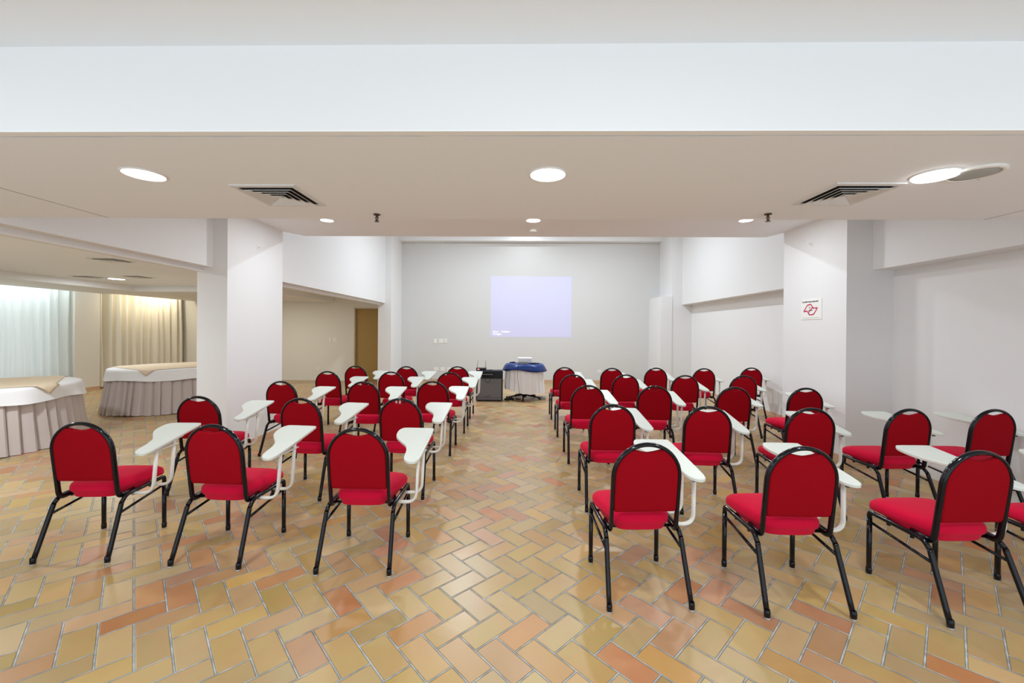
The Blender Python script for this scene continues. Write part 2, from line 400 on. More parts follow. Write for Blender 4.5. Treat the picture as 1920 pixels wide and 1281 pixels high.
# ------------------------------------------------------------------ chairs
ARC_R = .177; ARC_Z = .662
def back_y(z): # the back leans away as it rises
    return -.128 - .062 * max(0, min(1, (z - .36) / .49)) ** 1.0
def chair_proto():
    t = thing('tablet_arm_chair', 'x', 'chair')
    # legs: front straight, rear splayed
    for sx in (-1, 1):
        fr = MB().tube([(sx * .205, .201, .012), (sx * .205, .2, .15), (sx * .204, .2, .335)], .0133, 10)
        fr.lathe([(.015, .008), (.0155, .03), (.0135, .045)], (sx * .205, .201), 10)
        leg = fr.build('leg', M['black'], t)
        MB().lathe([(.013, 0), (.013, .009)], (sx * .205, .201), 10).build('foot_cap', M['clear'], leg)
        rp = [(sx * .214, -.243, .012), (sx * .2115, -.219, .08), (sx * .203, -.14, .31), (sx * .2025, -.135, .325)]
        rr = MB().tube(rp, .0133, 10)
        rr.lathe([(.015, .008), (.0155, .03), (.0135, .045)], (sx * .2135, -.240), 10)
        leg = rr.build('leg', M['black'], t)
        MB().lathe([(.013, 0), (.013, .009)], (sx * .214, -.243), 10).build('foot_cap', M['clear'], leg)
        path = smooth_path([(sx * .204, .2, .335), (sx * .203, .2, .372), (sx * .2, -.10, .362), (sx * .2025, -.135, .325)], .035, 5)
        MB().tube(path, .0125, 10).build('side_rail', M['black'], t)
        MB().tube([(sx * .205, .195, .315), (sx * .205, -.14, .268)], .008, 8).build('stretcher', M['black'], t)
    # cross bars under the seat with small brackets
    cb = MB().tube([(-.2, .12, .362), (.2, .12, .362)], .008, 8)
    cb.tube([(-.2, -.07, .358), (.2, -.07, .358)], .008, 8)
    for sx in (-1, 1):
        cb.box(sx * .19 - .006, sx * .19 + .006, .09, .104, .34, .375); cb.box(sx * .19 - .006, sx * .19 + .006, -.04, -.026, .335, .37)
    cb.build('cross_bar', M['black'], t)
    # back frame: one bent tube, elbows run forward under the seat sides
    side = []
    pts = [(.177, -.015, .368), (.177, -.128, .357), (.177, back_y(.44), .44)]
    side = smooth_path([(-x, y, z) for x, y, z in pts] , .05, 6)
    arch = [Vector((-ARC_R, back_y(z), z)) for z in (.5, .56, .62)]
    for k_ in range(0, 25):
        a = PI - PI * k_ / 24; z = ARC_Z + ARC_R * math.sin(a) * .995
        arch.append(Vector((ARC_R * math.cos(a), back_y(z), z)))
    arch += [Vector((ARC_R, back_y(z), z)) for z in (.62, .56, .5)]
    other = [Vector((-p.x, p.y, p.z)) for p in reversed(side)]
    MB().tube(list(side) + arch + other, .0158, 12, flat=.68).build('back_frame', M['black'], t)
    # backrest panel: rounded shoulders, scooped top (hand hole), slightly domed
    ol = []
    hw = .170; zb = .468
    for x, z in [(-hw + .012, zb), (-.1, zb), (0, zb), (.1, zb), (hw - .012, zb), (hw - .002, zb + .012)]: ol.append((x, z))
    for z in (.53, .59, .64): ol.append((hw, z))
    for k_ in range(1, 9):
        a = (PI * .335) * k_ / 8
        ol.append((hw * math.cos(a), ARC_Z + (hw + .002) * math.sin(a)))
    for x in (.070, .055, .035, .015):
        ol.append((x, .797 + .017 * (x / .08) ** 1.6))
    right = [p for p in ol if p[0] > 0]
    full = [(0, zb)] + right + [(0, .7965)] + [(-x, z) for x, z in reversed(right)]
    cx, cz = 0, .64
    rings = []
    for inset, dy in [(.90, -.0155), (.955, -.0145), (.985, -.011), (1.0, -.004), (1.0, .006), (.985, .014), (.94, .021), (.80, .027)]:
        rings.append([(cx + (x - cx) * inset, back_y(cz + (z - cz) * inset) + dy + .002, cz + (z - cz) * inset) for x, z in full])
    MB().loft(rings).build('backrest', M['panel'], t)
    # seat: thick waterfall cushion
    sp = spline([(0, -.128, 0), (.08, -.126, 0), (.135, -.110, 0), (.160, -.07, 0), (.180, .01, 0), (.198, .09, 0), (.205, .16, 0), (.190, .218, 0), (.14, .248, 0), (.07, .256, 0), (0, .258, 0), (-.07, .256, 0), (-.14, .248, 0), (-.190, .218, 0), (-.205, .16, 0), (-.198, .09, 0), (-.180, .01, 0), (-.160, -.07, 0), (-.135, -.110, 0), (-.08, -.126, 0)], 5)
    cy = .065; rings = []
    for sc_, z in [(.60, .346), (.80, .346), (.875, .351), (.905, .362), (.915, .376), (.955, .386), (.99, .394), (1.0, .406), (.995, .420), (.97, .434), (.91, .445), (.80, .453), (.60, .459), (.35, .462), (.1, .463)]:
        ring = []
        for p in sp:
            y = cy + (p.y - cy) * sc_
            # the front of the seat stays above the rails
            zz = z + max(0, .388 - z) * min(1, max(0, (y - .04) / .12)) - .010 * max(0, y - .16) / .09
            ring.append((p.x * sc_, y, zz))
        rings.append(ring)
    MB().loft(rings).build('seat', M['seat'], t)
    # two bent arms carrying the tablet
    def tz(y): return .636 + .158 * (y + .146)
    for ya in (-.045, .105):
        path = smooth_path([(.19, ya, .352), (.318, ya + .005, .348), (.328, ya + .02, tz(ya + .02) - .022)], .07, 7)
        MB().tube(path, .0098, 10, flat=1.5).build('tablet_arm', M['white_metal'], t)
    # writing tablet
    to = [(.145, .372), (.118, .360), (.102, .325), (.104, .262), (.124, .203), (.172, .138), (.212, .088), (.231, .046), (.243, -.004), (.250, -.075), (.262, -.112), (.291, -.137), (.325, -.140), (.346, -.118), (.352, -.069), (.352, .05), (.350, .238), (.346, .345), (.334, .366), (.245, .371)]
    sp = spline([(x, y, 0) for x, y in to], 3)
    cx, cy = .25, .15; rings = []
    for ins, dz in [(.006, -.019), (.002, -.0185), (0, -.016), (0, -.004), (.002, -.001), (.007, 0)]:
        ring = []
        m_ = len(sp)
        for i_, p in enumerate(sp):
            tdir = (sp[(i_ + 1) % m_] - sp[i_ - 1]).normalized(); nrm = Vector((tdir.y, -tdir.x, 0))
            if nrm.dot(Vector((p.x - cx, p.y - cy, 0))) < 0 and i_ % m_ not in range(12, 30): nrm = -nrm
            q = p - nrm * ins if nrm.dot(Vector((p.x - cx, p.y - cy, 0))) > 0 else p + nrm * ins * 0
            ring.append((q.x, q.y, tz(q.y) + dz))
        rings.append(ring)
    tb = MB().loft(rings, smooth=False).build('writing_tablet', M['laminate'], t)
    MB().box(.312, .342, -.075, .15, tz(-.02) - .036, tz(-.02) - .030).tube([(.327, -.075, tz(-.075) - .026), (.328, .20, tz(.20) - .026)], .009, 8).build('tablet_bracket', M['white_metal'], t)
    kb = MB().lathe([(.010, -.004), (.010, .010)], (.292, -.098), 10)
    k_ = kb.build('tablet_stop', M['rubber'], tb); k_.location = (0, 0, tz(-.098) - .030)
    return t

CH = {'L1a': (-2.717, 2.646, 0.07), 'L1b': (-1.853, 2.627, -0.049), 'L1c': (-0.96, 2.584, 0.004), 'L2a': (-2.774, 3.645, 0.029), 'L2b': (-1.834, 3.599, -0.096), 'L2c': (-1.009, 3.644, -0.026), 'L3a': (-2.657, 4.706, -0.08), 'L3b': (-1.754, 4.74, -0.002), 'L3c': (-0.987, 4.828, -0.01), 'L4a': (-2.663, 5.827, -0.076), 'L4b': (-1.787, 5.844, -0.017), 'L4c': (-0.966, 5.84, -0.003), 'L5a': (-2.634, 6.714, -0.039), 'L5b': (-1.8, 6.709, -0.07), 'L5c': (-0.994, 6.774, -0.03),
      'R1a': (0.666, 2.33, 0.061), 'R1b': (1.460, 2.297, 0.006), 'R1c': (2.297, 2.262, 0.06), 'R1d': (2.99, 2.214, .03), 'R2a': (0.75, 3.45, 0.009), 'R2b': (1.505, 3.419, -0.073), 'R2c': (2.281, 3.389, -0.05), 'R2d': (3.022, 3.399, 0.06), 'R2e': (3.69, 3.419, 0.065), 'R3a': (0.744, 4.611, 0.024), 'R3b': (1.482, 4.605, -0.09), 'R3c': (2.299, 4.575, -0.004), 'R3d': (3.05, 4.564, -0.016), 'R4a': (0.732, 5.707, 0.003), 'R4b': (1.453, 5.756, -0.006), 'R4c': (2.252, 5.731, -0.03), 'R4d': (3.047, 5.761, -0.015), 'R5a': (0.734, 6.801, 0.014), 'R5b': (1.481, 6.723, 0.021), 'R5c': (2.226, 6.836, -0.032), 'R5d': (2.984, 6.814, 0.008), 'R5e': (3.859, 7.019, -0.008)}
ORD = ['nearest', 'second', 'third', 'fourth', 'farthest']
def chair_label(k):
    blk, r, c = k[0], int(k[1]) - 1, 'abcde'.index(k[2])
    row = {0: 'front row nearest camera', 1: 'second row', 2: 'third row', 3: 'fourth row', 4: 'farthest row'}[r]
    if blk == 'L':
        pos = ['on its outer end', 'middle one of three', 'beside the centre aisle'][c]
        return f'red tablet chair left of the aisle, {row}, {pos}'
    n_ = {0: 4, 1: 5, 2: 4, 3: 4, 4: 5}[r]
    if c == 0: pos = 'beside the centre aisle'
    elif c == n_ - 1: pos = 'cut by the frame edge' if r == 0 else 'closest to the right wall'
    else: pos = ['', 'second from the aisle', 'third from the aisle', 'fourth from the aisle'][c]
    return f'red tablet chair right of the aisle, {row}, {pos}'
proto = chair_proto(); first = True
for k in CH:
    x, y, a = CH[k]
    o = proto if first else copy_tree(proto); first = False
    o.location = (x, y, 0); o.rotation_euler = (0, 0, a)
    o['label'] = chair_label(k); o['category'] = 'chair'
    o['group'] = 'red tablet arm chairs left of the aisle' if k[0] == 'L' else 'red tablet arm chairs right of the aisle'

# ------------------------------------------------------------------ round banquet tables
def banquet(cx, cy, top_label, cloth_label, topper_label, a0, seed, rcorner):
    rnd = random.Random(seed)
    t = thing('banquet_table', top_label, 'table', (cx, cy, 0), 0, 'round skirted banquet tables')
    MB().lathe([(.84, .705), (.85, .71), (.85, .728), (.84, .732)], n=48).build('tabletop', M['door'], t)
    for a in (.8, 2.4, 3.9, 5.5):
        MB().tube([(.6 * math.cos(a), .6 * math.sin(a), 0), (.6 * math.cos(a), .6 * math.sin(a), .705)], .018, 8).build('leg', M['steel'], t)
    # knife pleats
    npl = 46; ppp = 8; n = npl * ppp
    w = [rnd.uniform(.75, 1.25) for _ in range(npl)]
    tot = sum(w); acc = [0]
    for q in w: acc.append(acc[-1] + q / tot * 2 * PI)
    rings = []
    for zi, z in enumerate((.69, .6, .45, .3, .15, .01)):
        f = zi / 5; ring = []
        for p_ in range(npl):
            amp = .038 + .024 * f
            for q in range(ppp):
                u = q / ppp
                a = acc[p_] + (acc[p_ + 1] - acc[p_]) * (u + .10 * f * math.sin(p_ * 1.7))
                prof = (u ** .6) if u < .8 else (1 - (u - .8) / .2 * 1.0)
                r = .855 + .095 * f + amp * (prof - .5) + .012 * f * math.sin(3 * a + seed)
                ring.append((r * math.cos(a), r * math.sin(a), z + (.006 * math.sin(a * 7) if zi == 5 else 0)))
        rings.append(ring)
    MB().loft(rings, smooth=False, cap0=False, cap1=False).build('skirt', M['skirt'], t)
    # white cloth
    n = 200; rings = []
    prof = [(.0, .740), (.4, .7405), (.8, .740), (.865, .739), (.885, .730), (.893, .70), (.90, .65), (.908, .60), (.915, .565)]
    for i_, (r, z) in enumerate(prof):
        f = max(0, (i_ - 3) / 5); ring = []
        for j in range(n):
            a = 2 * PI * j / n
            wv = math.sin(9 * a + seed) * .6 + math.sin(17 * a + 2 * seed) * .35 + math.sin(5 * a + 1.3 * seed) * .4
            rr = r + f * (.012 + .022 * wv * f); zz = z - f * f * .012 * math.sin(6 * a + seed)
            ring.append((max(rr, .001) * math.cos(a), max(rr, .001) * math.sin(a), zz))
        rings.append(ring)
    c = MB().loft(rings, cap0=False, cap1=False).build('tablecloth', M['cloth']); c.location = (cx, cy, 0)
    tag(c, cloth_label, 'tablecloth', 'white tablecloths on the round tables')
    # square topper: corners fold over the rim
    g = 44; vs = []; fs = []
    hs = rcorner / math.sqrt(2)
    for i_ in range(g + 1):
        for j in range(g + 1):
            x = -hs + 2 * hs * i_ / g; y = -hs + 2 * hs * j / g
            r = math.hypot(x, y); a = math.atan2(y, x) + a0 - PI / 4
            R0 = .872
            if r <= R0: rr, z = r, .7445
            else:
                d_ = r - R0; rr = R0 + .030 + min(d_, .02) * .6 + d_ * .10; z = .7445 - max(0, d_ - .006) * .98
                rr += .008
            vs.append((rr * math.cos(a), rr * math.sin(a), z))
    for i_ in range(g):
        for j in range(g):
            q = i_ * (g + 1) + j; fs.append((q, q + 1, q + g + 2, q + g + 1))
    tp = MB().add(vs, fs, True).build('table_topper', M['topper']); tp.location = (cx, cy, 0)
    sm = tp.modifiers.new('thick', 'SOLIDIFY'); sm.thickness = .002; sm.offset = 1
    tag(tp, topper_label, 'table topper', 'peach toppers on the white tablecloths')
banquet(-6.50, 4.74, 'round table with pleated grey skirt at the left frame edge', 'white tablecloth on the round table cut off by the left frame edge', 'peach square cloth on the table at the left frame edge', math.radians(0), 3, .985)
banquet(-6.35, 7.38, 'round table with pleated grey skirt standing before the cream curtain', 'white tablecloth on the round table before the cream curtain', 'peach square cloth on the table before the cream curtain', math.radians(-72), 8, .975)

# ------------------------------------------------------------------ curtains
def curtain(y0, y1, xa, xb, mat, label, seed, gathers):
    rnd = random.Random(seed); n = int((y1 - y0) * 90); rings = []
    ph = [rnd.uniform(0, 6.28) for _ in range(8)]
    for zi in range(9):
        z = 2.55 - (2.55 - .03) * zi / 8; ring = []
        for i_ in range(n + 1):
            u = i_ / n; y = y0 + (y1 - y0) * u
            dens = gathers(u)
            s_ = 0
            base = math.sin(2 * PI * 6.5 * y + 1.4 * math.sin(1.9 * y + ph[0]) + ph[1])
            s_ += (abs(base) ** .7 * (1 if base > 0 else -1)) * .055 * dens
            s_ += math.sin(2 * PI * 2.3 * y + ph[2] + .25 * z) * .02
            s_ += math.sin(2 * PI * 13.7 * y + ph[3]) * .010 * dens
            s_ += .012 * math.sin(2.2 * z + 9 * y + ph[4])
            ring.append((xa + (xb - xa) * u + s_ + .02 * (1 - z / 2.5), y + .012 * math.sin(z * 2 + y * 4), z))
        rings.append(ring)
    o = MB().loft(rings, cap0=False, cap1=False, closed=False).build('curtain', mat)
    return tag(o, label, 'curtain', 'floor length curtains in the side room')
curtain(3.2, 8.84, -9.90, -9.90, M['curt_c'], 'pale grey-white curtain at the left frame edge', 2, lambda u: .35 + .9 * max(0, (u - .72) / .28))
curtain(9.36, 11.24, -9.96, -9.42, M['curt_w'], 'cream curtain lit warm, right of the wall column', 5, lambda u: .75 + .3 * math.sin(u * 5) + .5 * (u > .8) + .4 * (u < .15))

# ------------------------------------------------------------------ amplifier, receiver, projector table
t = thing('guitar_amplifier', 'black combo amplifier with grey grille on the floor beside the projector table', 'amplifier', (-.605, 8.36, 0))
MB().box(-.27, .27, -.14, .12, .012, .62, .012).build('cabinet', M['amp'], t)
MB().box(-.245, .245, -.148, -.138, .075, .455, .003).box(-.245, .245, -.150, -.138, .03, .07, .003).build('grille', M['grille'], t)
cp = MB().box(-.245, .245, -.147, -.138, .485, .585, .002).build('control_panel', M['black'], t)
for i_ in range(7):
    MB().tube([(-.16 + i_ * .035, -.147, .545), (-.16 + i_ * .035, -.160, .545)], .009, 10).build('knob', M['steel'], cp)
MB().box(-.155, -.145, -.16, -.147, .500, .512).build('jack_plug', M['steel'], cp)
MB().box(-.08, .02, -.1505, -.148, .10, .108).build('badge', M['amp'], t)
for sx in (-.2, .2): MB().box(sx - .02, sx + .02, -.1, .10, 0, .014).build('foot', M['rubber'], t)
t.rotation_euler = (0, 0, .02)
cbl = MB().tube(spline([(-.70, 8.205, .50), (-.69, 8.19, .44), (-.64, 8.185, .385), (-.60, 8.185, .40), (-.585, 8.19, .45), (-.585, 8.20, .505)], 5, False), .0035, 6).build('cable', M['rubber'])
tag(cbl, 'thin black patch cable looping over the amplifier grille', 'cable')
t = thing('wireless_receiver', 'black microphone receiver with two antennas on top of the amplifier', 'receiver', (-.775, 8.33, .62))
MB().box(-.10, .10, -.08, .08, .003, .045, .003).build('case', M['rubber'], t)
MB().box(-.075, -.03, -.083, -.079, .014, .032).build('display', M['led'], t)
for sx, dx in ((-.09, -.02), (.09, .0)): MB().tube([(sx, 0, .04), (sx + (.025 if sx < 0 else -.003), 0, .20)], [.0045, .0025], 6).build('antenna', M['rubber'], t)
for sx in (-.08, .08): MB().box(sx - .01, sx + .01, -.06, .06, 0, .003).build('foot', M['rubber'], t)
for i_, (px, py) in enumerate([(-.60, 8.30), (-.50, 8.34)]):
    o = MB().tube(spline([(px - .04, py, .627), (px, py - .03, .628), (px + .05, py, .627), (px + .02, py + .04, .627)], 4, False), .006, 6).build('cable', M['rubber'] if i_ == 0 else M['plastic_d'])
    tag(o, ['black cable coil on the amplifier beside the receiver', 'grey cable end on the right of the amplifier top'][i_], 'cable')

TX, TY, TZ = .11, 8.60, .735
t = thing('pedestal_table', 'small round table on a black five-star base holding the projector', 'table', (TX, TY, 0))
MB().lathe([(.36, TZ - .03), (.37, TZ - .025), (.37, TZ - .008), (.36, TZ - .004)], n=40).build('tabletop', M['door'], t)
MB().lathe([(.028, .05), (.028, TZ - .03)], n=12).build('column', M['black'], t)
MB().lathe([(.045, .035), (.045, .20), (.03, .22)], n=14).build('hub', M['black'], t)
for k_ in range(5):
    a = math.radians(-95 + 72 * k_)
    c, s = math.cos(a), math.sin(a)
    lg = MB().tube([(.03 * c, .03 * s, .085), (.2 * c, .2 * s, .065), (.36 * c, .36 * s, .035)], [.018, .016, .014], 8).build('leg', M['black'], t)
    MB().lathe([(.016, 0), (.016, .03)], (.355 * c, .355 * s), 8).build('foot', M['rubber'], lg)
# white cloth: hangs lower on the right
n = 150; rings = []
for i_, f in enumerate([0, .3, .7, .93, 1.0, 1.02, 1.04, 1.06, 1.08, 1.1]):
    ring = []
    g_ = max(0, (i_ - 4) / 5)
    for j in range(n):
        a = 2 * PI * j / n
        drop = .565 + .05 * math.cos(a) + .015 * math.sin(3 * a)
        zb = TZ - drop
        wv = abs(math.sin(9 * a + .6)) * 1.6 - .9 + math.sin(7 * a + 2) * .25
        rr = (.378 * min(f, 1.0) if i_ <= 4 else .385 + .025 * g_ + .034 * wv * g_ ** .4)
        z = TZ if i_ < 4 else (TZ - .004 if i_ == 4 else TZ - drop * g_)
        ring.append((max(rr, .001) * math.cos(a), max(rr, .001) * math.sin(a), z))
    rings.append(ring)
o = MB().loft(rings, cap0=False, cap1=False).build('tablecloth', M['cloth']); o.location = (TX, TY, 0)
tag(o, 'white pleated cloth hanging from the small projector table', 'tablecloth')
n = 120; rings = []
for i_, (r, z) in enumerate([(.001, TZ + .005), (.2, TZ + .006), (.36, TZ + .005), (.385, TZ + .001), (.405, TZ - .03), (.418, TZ - .075), (.428, TZ - .115)]):
    ring = []; f = max(0, (i_ - 3) / 3)
    for j in range(n):
        a = 2 * PI * j / n
        wv = math.sin(6 * a + 1.0) * .8 + math.sin(11 * a) * .3
        rt = math.exp(-((a - 5.9) / .5) ** 2) + math.exp(-((a + .38) / .5) ** 2)
        rr = r + f * .018 * (wv + 1.0) + f * .03 * rt
        ring.append((rr * math.cos(a), rr * math.sin(a), z - f * (.02 * math.sin(4 * a) + .05 * rt) + (.004 * math.sin(9 * a) if 0 < i_ < 3 else 0)))
    rings.append(ring)
o = MB().loft(rings, cap0=False, cap1=False).build('table_topper', M['blue']); o.location = (TX, TY, 0)
m_ = o.modifiers.new('thick', 'SOLIDIFY'); m_.thickness = .003; m_.offset = 1
tag(o, 'shiny blue cloth draped over the projector table', 'table topper')
pz = TZ + .012
t = thing('projector', 'white projector on the blue cloth of the small table', 'projector', (TX + .01, TY + .04, pz))
MB().box(-.15, .15, -.11, .11, .012, .118, .012).build('case', M['proj'], t)
MB().box(-.12, .05, -.1125, -.109, .022, .050, .001).build('rear_panel', M['plastic_d'], t)
MB().tube([(.06, .108, .058), (.06, .125, .058)], .028, 16).build('lens', M['rubber'], t)
for sx in (-.12, .12): MB().box(sx - .012, sx + .012, -.09, .09, 0, .013).build('foot', M['rubber'], t)
t = thing('audio_mixer', 'small grey metal mixer in front of the projector', 'mixer', (TX - .03, TY - .19, pz))
MB().box(-.10, .10, -.05, .05, 0, .05, .004).build('case', M['plastic_d'], t)
for i_ in range(5): MB().lathe([(.007, .05), (.006, .060)], (-.07 + .035 * i_, 0), 8).build('knob', M['steel'], t)
t = thing('microphone', 'dark microphone lying left of the projector on the blue cloth', 'microphone', (TX - .25, TY - .08, pz + .022), .9)
MB().tube([(-.09, 0, 0), (.05, 0, 0)], [.011, .016], 10).build('handle', M['rubber'], t)
MB().tube([(.05, 0, 0), (.06, 0, 0), (.08, 0, 0), (.095, 0, 0)], [.018, .024, .022, .010], 12).build('head', M['steel'], t)
o = MB().box(-.09, .09, -.06, .06, 0, .018, .004).build('junction_box', M['rubber']); o.location = (TX + .22, TY - .10, pz - .002)
tag(o, 'flat black box right of the projector on the blue cloth', 'box')
o = MB().tube(spline([(.02, 8.40, pz + .006), (-.02, 8.24, pz + .004), (-.03, 8.155, .66), (-.025, 8.125, .45), (.0, 8.13, .25), (.03, 8.18, .06), (.06, 8.22, .006), (-.1, 8.30, .006), (-.24, 8.36, .012)], 6, False), .0035, 6).build('power_cable', M['rubber'])
tag(o, 'black cable hanging down the front of the white projector table cloth', 'cable')
t = thing('power_strip', 'black power strip with plugs on the floor between amplifier and table', 'power strip', (-.20, 8.42, 0), .3)
MB().box(-.10, .10, -.03, .03, 0, .035, .004).build('body', M['rubber'], t)
for i_ in range(3): MB().box(-.07 + i_ * .05, -.04 + i_ * .05, -.018, .018, .035, .075, .004).build('plug', M['rubber'] if i_ else M['brown'], t)
o = MB().tube(spline([(-.08, 8.50, .010), (-.02, 8.54, .008), (.02, 8.46, .010), (-.04, 8.42, .010), (-.07, 8.47, .012), (.0, 8.50, .012)], 5, False), .007, 6).build('cable', M['brown'])
tag(o, 'brown cable bundle on the floor beside the power strip', 'cable')
o = MB().box(.40, .56, 8.50, 8.60, 0, .05, .006).build('floor_box', M['plastic_d'])
tag(o, 'grey box on the floor under the right side of the projector table', 'box')

# projected picture: the projector's light put into a faintly glowing plane
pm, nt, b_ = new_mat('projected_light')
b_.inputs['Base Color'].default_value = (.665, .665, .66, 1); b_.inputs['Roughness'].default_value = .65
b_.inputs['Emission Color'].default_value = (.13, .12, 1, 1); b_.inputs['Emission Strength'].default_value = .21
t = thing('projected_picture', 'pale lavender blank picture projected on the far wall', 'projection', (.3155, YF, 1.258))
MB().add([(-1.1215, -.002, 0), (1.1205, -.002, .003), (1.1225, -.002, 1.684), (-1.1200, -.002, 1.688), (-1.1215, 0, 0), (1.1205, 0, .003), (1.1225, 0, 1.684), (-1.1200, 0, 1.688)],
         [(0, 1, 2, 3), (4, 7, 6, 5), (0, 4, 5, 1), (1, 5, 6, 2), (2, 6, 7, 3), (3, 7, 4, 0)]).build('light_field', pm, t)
def text(name, body, size, mat, loc, rot, parent, bold=0.0, ext=.0005, align='LEFT', sx=1.0):
    cu = bpy.data.curves.new(name, 'FONT'); cu.body = body; cu.size = size; cu.extrude = ext; cu.offset = bold; cu.align_x = align
    cu.materials.append(mat); o = bpy.data.objects.new(name, cu); COL.objects.link(o)
    me = bpy.data.meshes.new_from_object(o); bpy.data.objects.remove(o)
    o = bpy.data.objects.new(name, me); COL.objects.link(o)
    o.parent = parent; o.location = loc; o.rotation_euler = rot; o.scale = (sx, 1, 1)
    return o
M['texl'] = emit('projected_white', (1, 1, 1), .35)
text('caption', 'Source    Computer', .075, M['texl'], (-1.05, -.003, .125), (PI / 2, 0, 0), t, .002, sx=.78)
text('caption', 'No Signal', .075, M['texl'], (-1.05, -.003, .055), (PI / 2, 0, 0), t, .002, sx=.78)

# no smoking sign on the right pillar: plate faces the aisle (-X)
t = thing('no_smoking_sign', 'small white square sign with a red outline emblem on the right pillar', 'sign', (PR, 5.06, 1.6))
t.rotation_euler = (0, 0, -PI / 2)     # local x runs towards the viewer, local -y faces the aisle
MB().box(-.175, .175, -.006, 0, -.005, .245, .001).build('plate', M['plastic'], t)
def stroke(pts, w, mat, name):
    e = MB()
    for a, b2 in zip(pts[:-1], pts[1:]):
        e.tube([(a[0], -.0068, a[1]), (b2[0], -.0068, b2[1])], w, 8, flat=1.0, up=(0, 1, 0))
    for v in range(len(e.v)): x, y, z = e.v[v]; e.v[v] = (x, -.0068 + (y + .0068) * .12, z)
    return e.build(name, mat, t)
def pxs(pts): # emblem laid out on a unit square of the plate
    return [((x - 670) / 600 * .33, .245 - (y - 320) / 600 * .245) for x, y in pts]
stroke(pxs([(440, 690), (560, 495), (665, 480), (745, 605), (870, 595), (755, 785), (625, 795), (550, 670), (440, 690)]), .0075, M['red'], 'emblem')
stroke(pxs([(715, 575), (600, 715)]), .0075, M['red'], 'emblem_bar')
stroke(pxs([(600, 662), (720, 662)]), .005, M['ink'], 'cigarette')
stroke(pxs([(600, 540), (650, 575), (605, 600)]), .0035, M['green'], 'smoke_mark')
text('caption', 'É proibido fumar neste local', .028, M['ink'], (-.155, -.0068, .205), (PI / 2, 0, 0), t, .0006, sx=.86)
MB().box(-.15, .14, -.0068, -.006, .012, .016).build('fine_print', M['plastic_d'], t)

# ------------------------------------------------------------------ wall plates
def plate(name, x, z, w, h, label, cat, y=YF, kind_=0):
    t = thing(name, label, cat, (x, y, z))
    MB().box(-w / 2, w / 2, -.010, 0, -h / 2, h / 2, .002).build('cover', M['plastic'], t)
    if kind_ == 0:
        for dx in ((-.012, .012) if w > .1 else (0,)): MB().box(dx * 1.6 - .009, dx * 1.6 + .009, -.016, -.009, -.022, .022, .001).build('rocker', M['plastic'], t)
    else:
        for dx in (-.014, .014): MB().tube([(dx, -.009, 0), (dx, -.0105, 0)], .005, 8).build('socket', M['plastic_d'], t)
    return t
plate('light_switch', -2.345, 1.125, .09, .13, 'leftmost of three switch plates left of the projection', 'switch')
plate('light_switch', -2.18, 1.135, .13, .12, 'middle of three switch plates left of the projection', 'switch')
plate('light_switch', -2.055, 1.14, .075, .12, 'rightmost of three switch plates left of the projection', 'switch')
plate('wall_outlet', -2.313, .345, .13, .10, 'left wall outlet low on the far wall behind the red chairs', 'outlet', kind_=1)
plate('wall_outlet', -2.134, .345, .13, .10, 'middle wall outlet low on the far wall behind the red chairs', 'outlet', kind_=1)
plate('wall_outlet', -1.955, .345, .11, .10, 'right wall outlet low on the far wall, left of the amplifier', 'outlet', kind_=1)
plate('wall_outlet', 2.224, .325, .10, .08, 'lone wall outlet low on the far wall right of the projector table', 'outlet', kind_=1)
plate('light_switch', -5.306, 1.15, .075, .12, 'narrow switch plate left of the wooden door', 'switch', y=11.33)
plate('light_switch', -5.171, 1.14, .12, .12, 'square switch plate nearest the wooden door', 'switch', y=11.33)
plate('wall_outlet', -5.633, .33, .08, .08, 'outlet low on the rear wall of the side room', 'outlet', y=11.33, kind_=1)

# ------------------------------------------------------------------ ceiling fittings
def disc_light(name, loc, r, energy, col=(1, .97, .93), spread=PI, size=None):
    li = bpy.data.lights.new(name, 'AREA'); li.shape = 'DISK'; li.size = size or 2 * r; li.energy = energy; li.color = col; li.spread = spread
    return li
def ceiling_lamp(x, y, z, label, energy, r=.078, col=(.86, .94, 1), drop=.0, tilt=0, glow='lampw'):
    t = thing('ceiling_lamp', label, 'ceiling lamp', (x, y, z), 0, 'round ceiling lamps')
    MB().lathe([(r + .008, 0), (r + .010, -.003), (r + .004, -.006), (r + .001, -.004), (r, -.002)], n=32, caps=False).build('rim', M['plastic'], t)
    MB().lathe([(.001, -.003 - drop * 1.25), (r * .5, -.0035 - drop * 1.2), (r * .97, -.003 - drop), (r, -.001)], n=32, caps=False).build('diffuser', M[glow], t)
    li = disc_light('lamp', None, r, energy, col)
    lo = bpy.data.objects.new('bulb', li); COL.objects.link(lo); lo.parent = t; lo.location = (0, 0, -.009 - drop * 1.3)
    if tilt: t.rotation_euler = (0, tilt, 0)
    return t
LOW = 8.5; MID = 8
ceiling_lamp(-1.747, 1.86, ZC, 'round lamp in the low ceiling, left of the left vent', LOW)
ceiling_lamp(.124, 1.86, ZC, 'round lamp in the low ceiling, midway between the vents', LOW)
ceiling_lamp(1.856, 1.86, ZC, 'round lamp in the low ceiling beside the ceiling speaker', LOW, drop=.010)
ceiling_lamp(-2.40, 5.02, 2.785, 'leftmost lamp just showing past the low ceiling edge', MID, .075)
ceiling_lamp(.16, 5.0, 2.785, 'lamp just showing past the low ceiling edge above the smoke detector', MID, .085)
ceiling_lamp(2.727, 4.98, 2.785, 'rightmost lamp just showing past the low ceiling edge', MID, .075)
def hang_lamp(x, y, label):
    t = ceiling_lamp(x, y, 2.785, label, MID, .075, drop=.05, glow='lamps')
    return t
hang_lamp(-1.72, 4.45, 'raised slab lamp hidden behind the left sprinkler, glowing over the edge')
hang_lamp(1.98, 4.45, 'raised slab lamp hidden behind the low ceiling edge, right of centre')
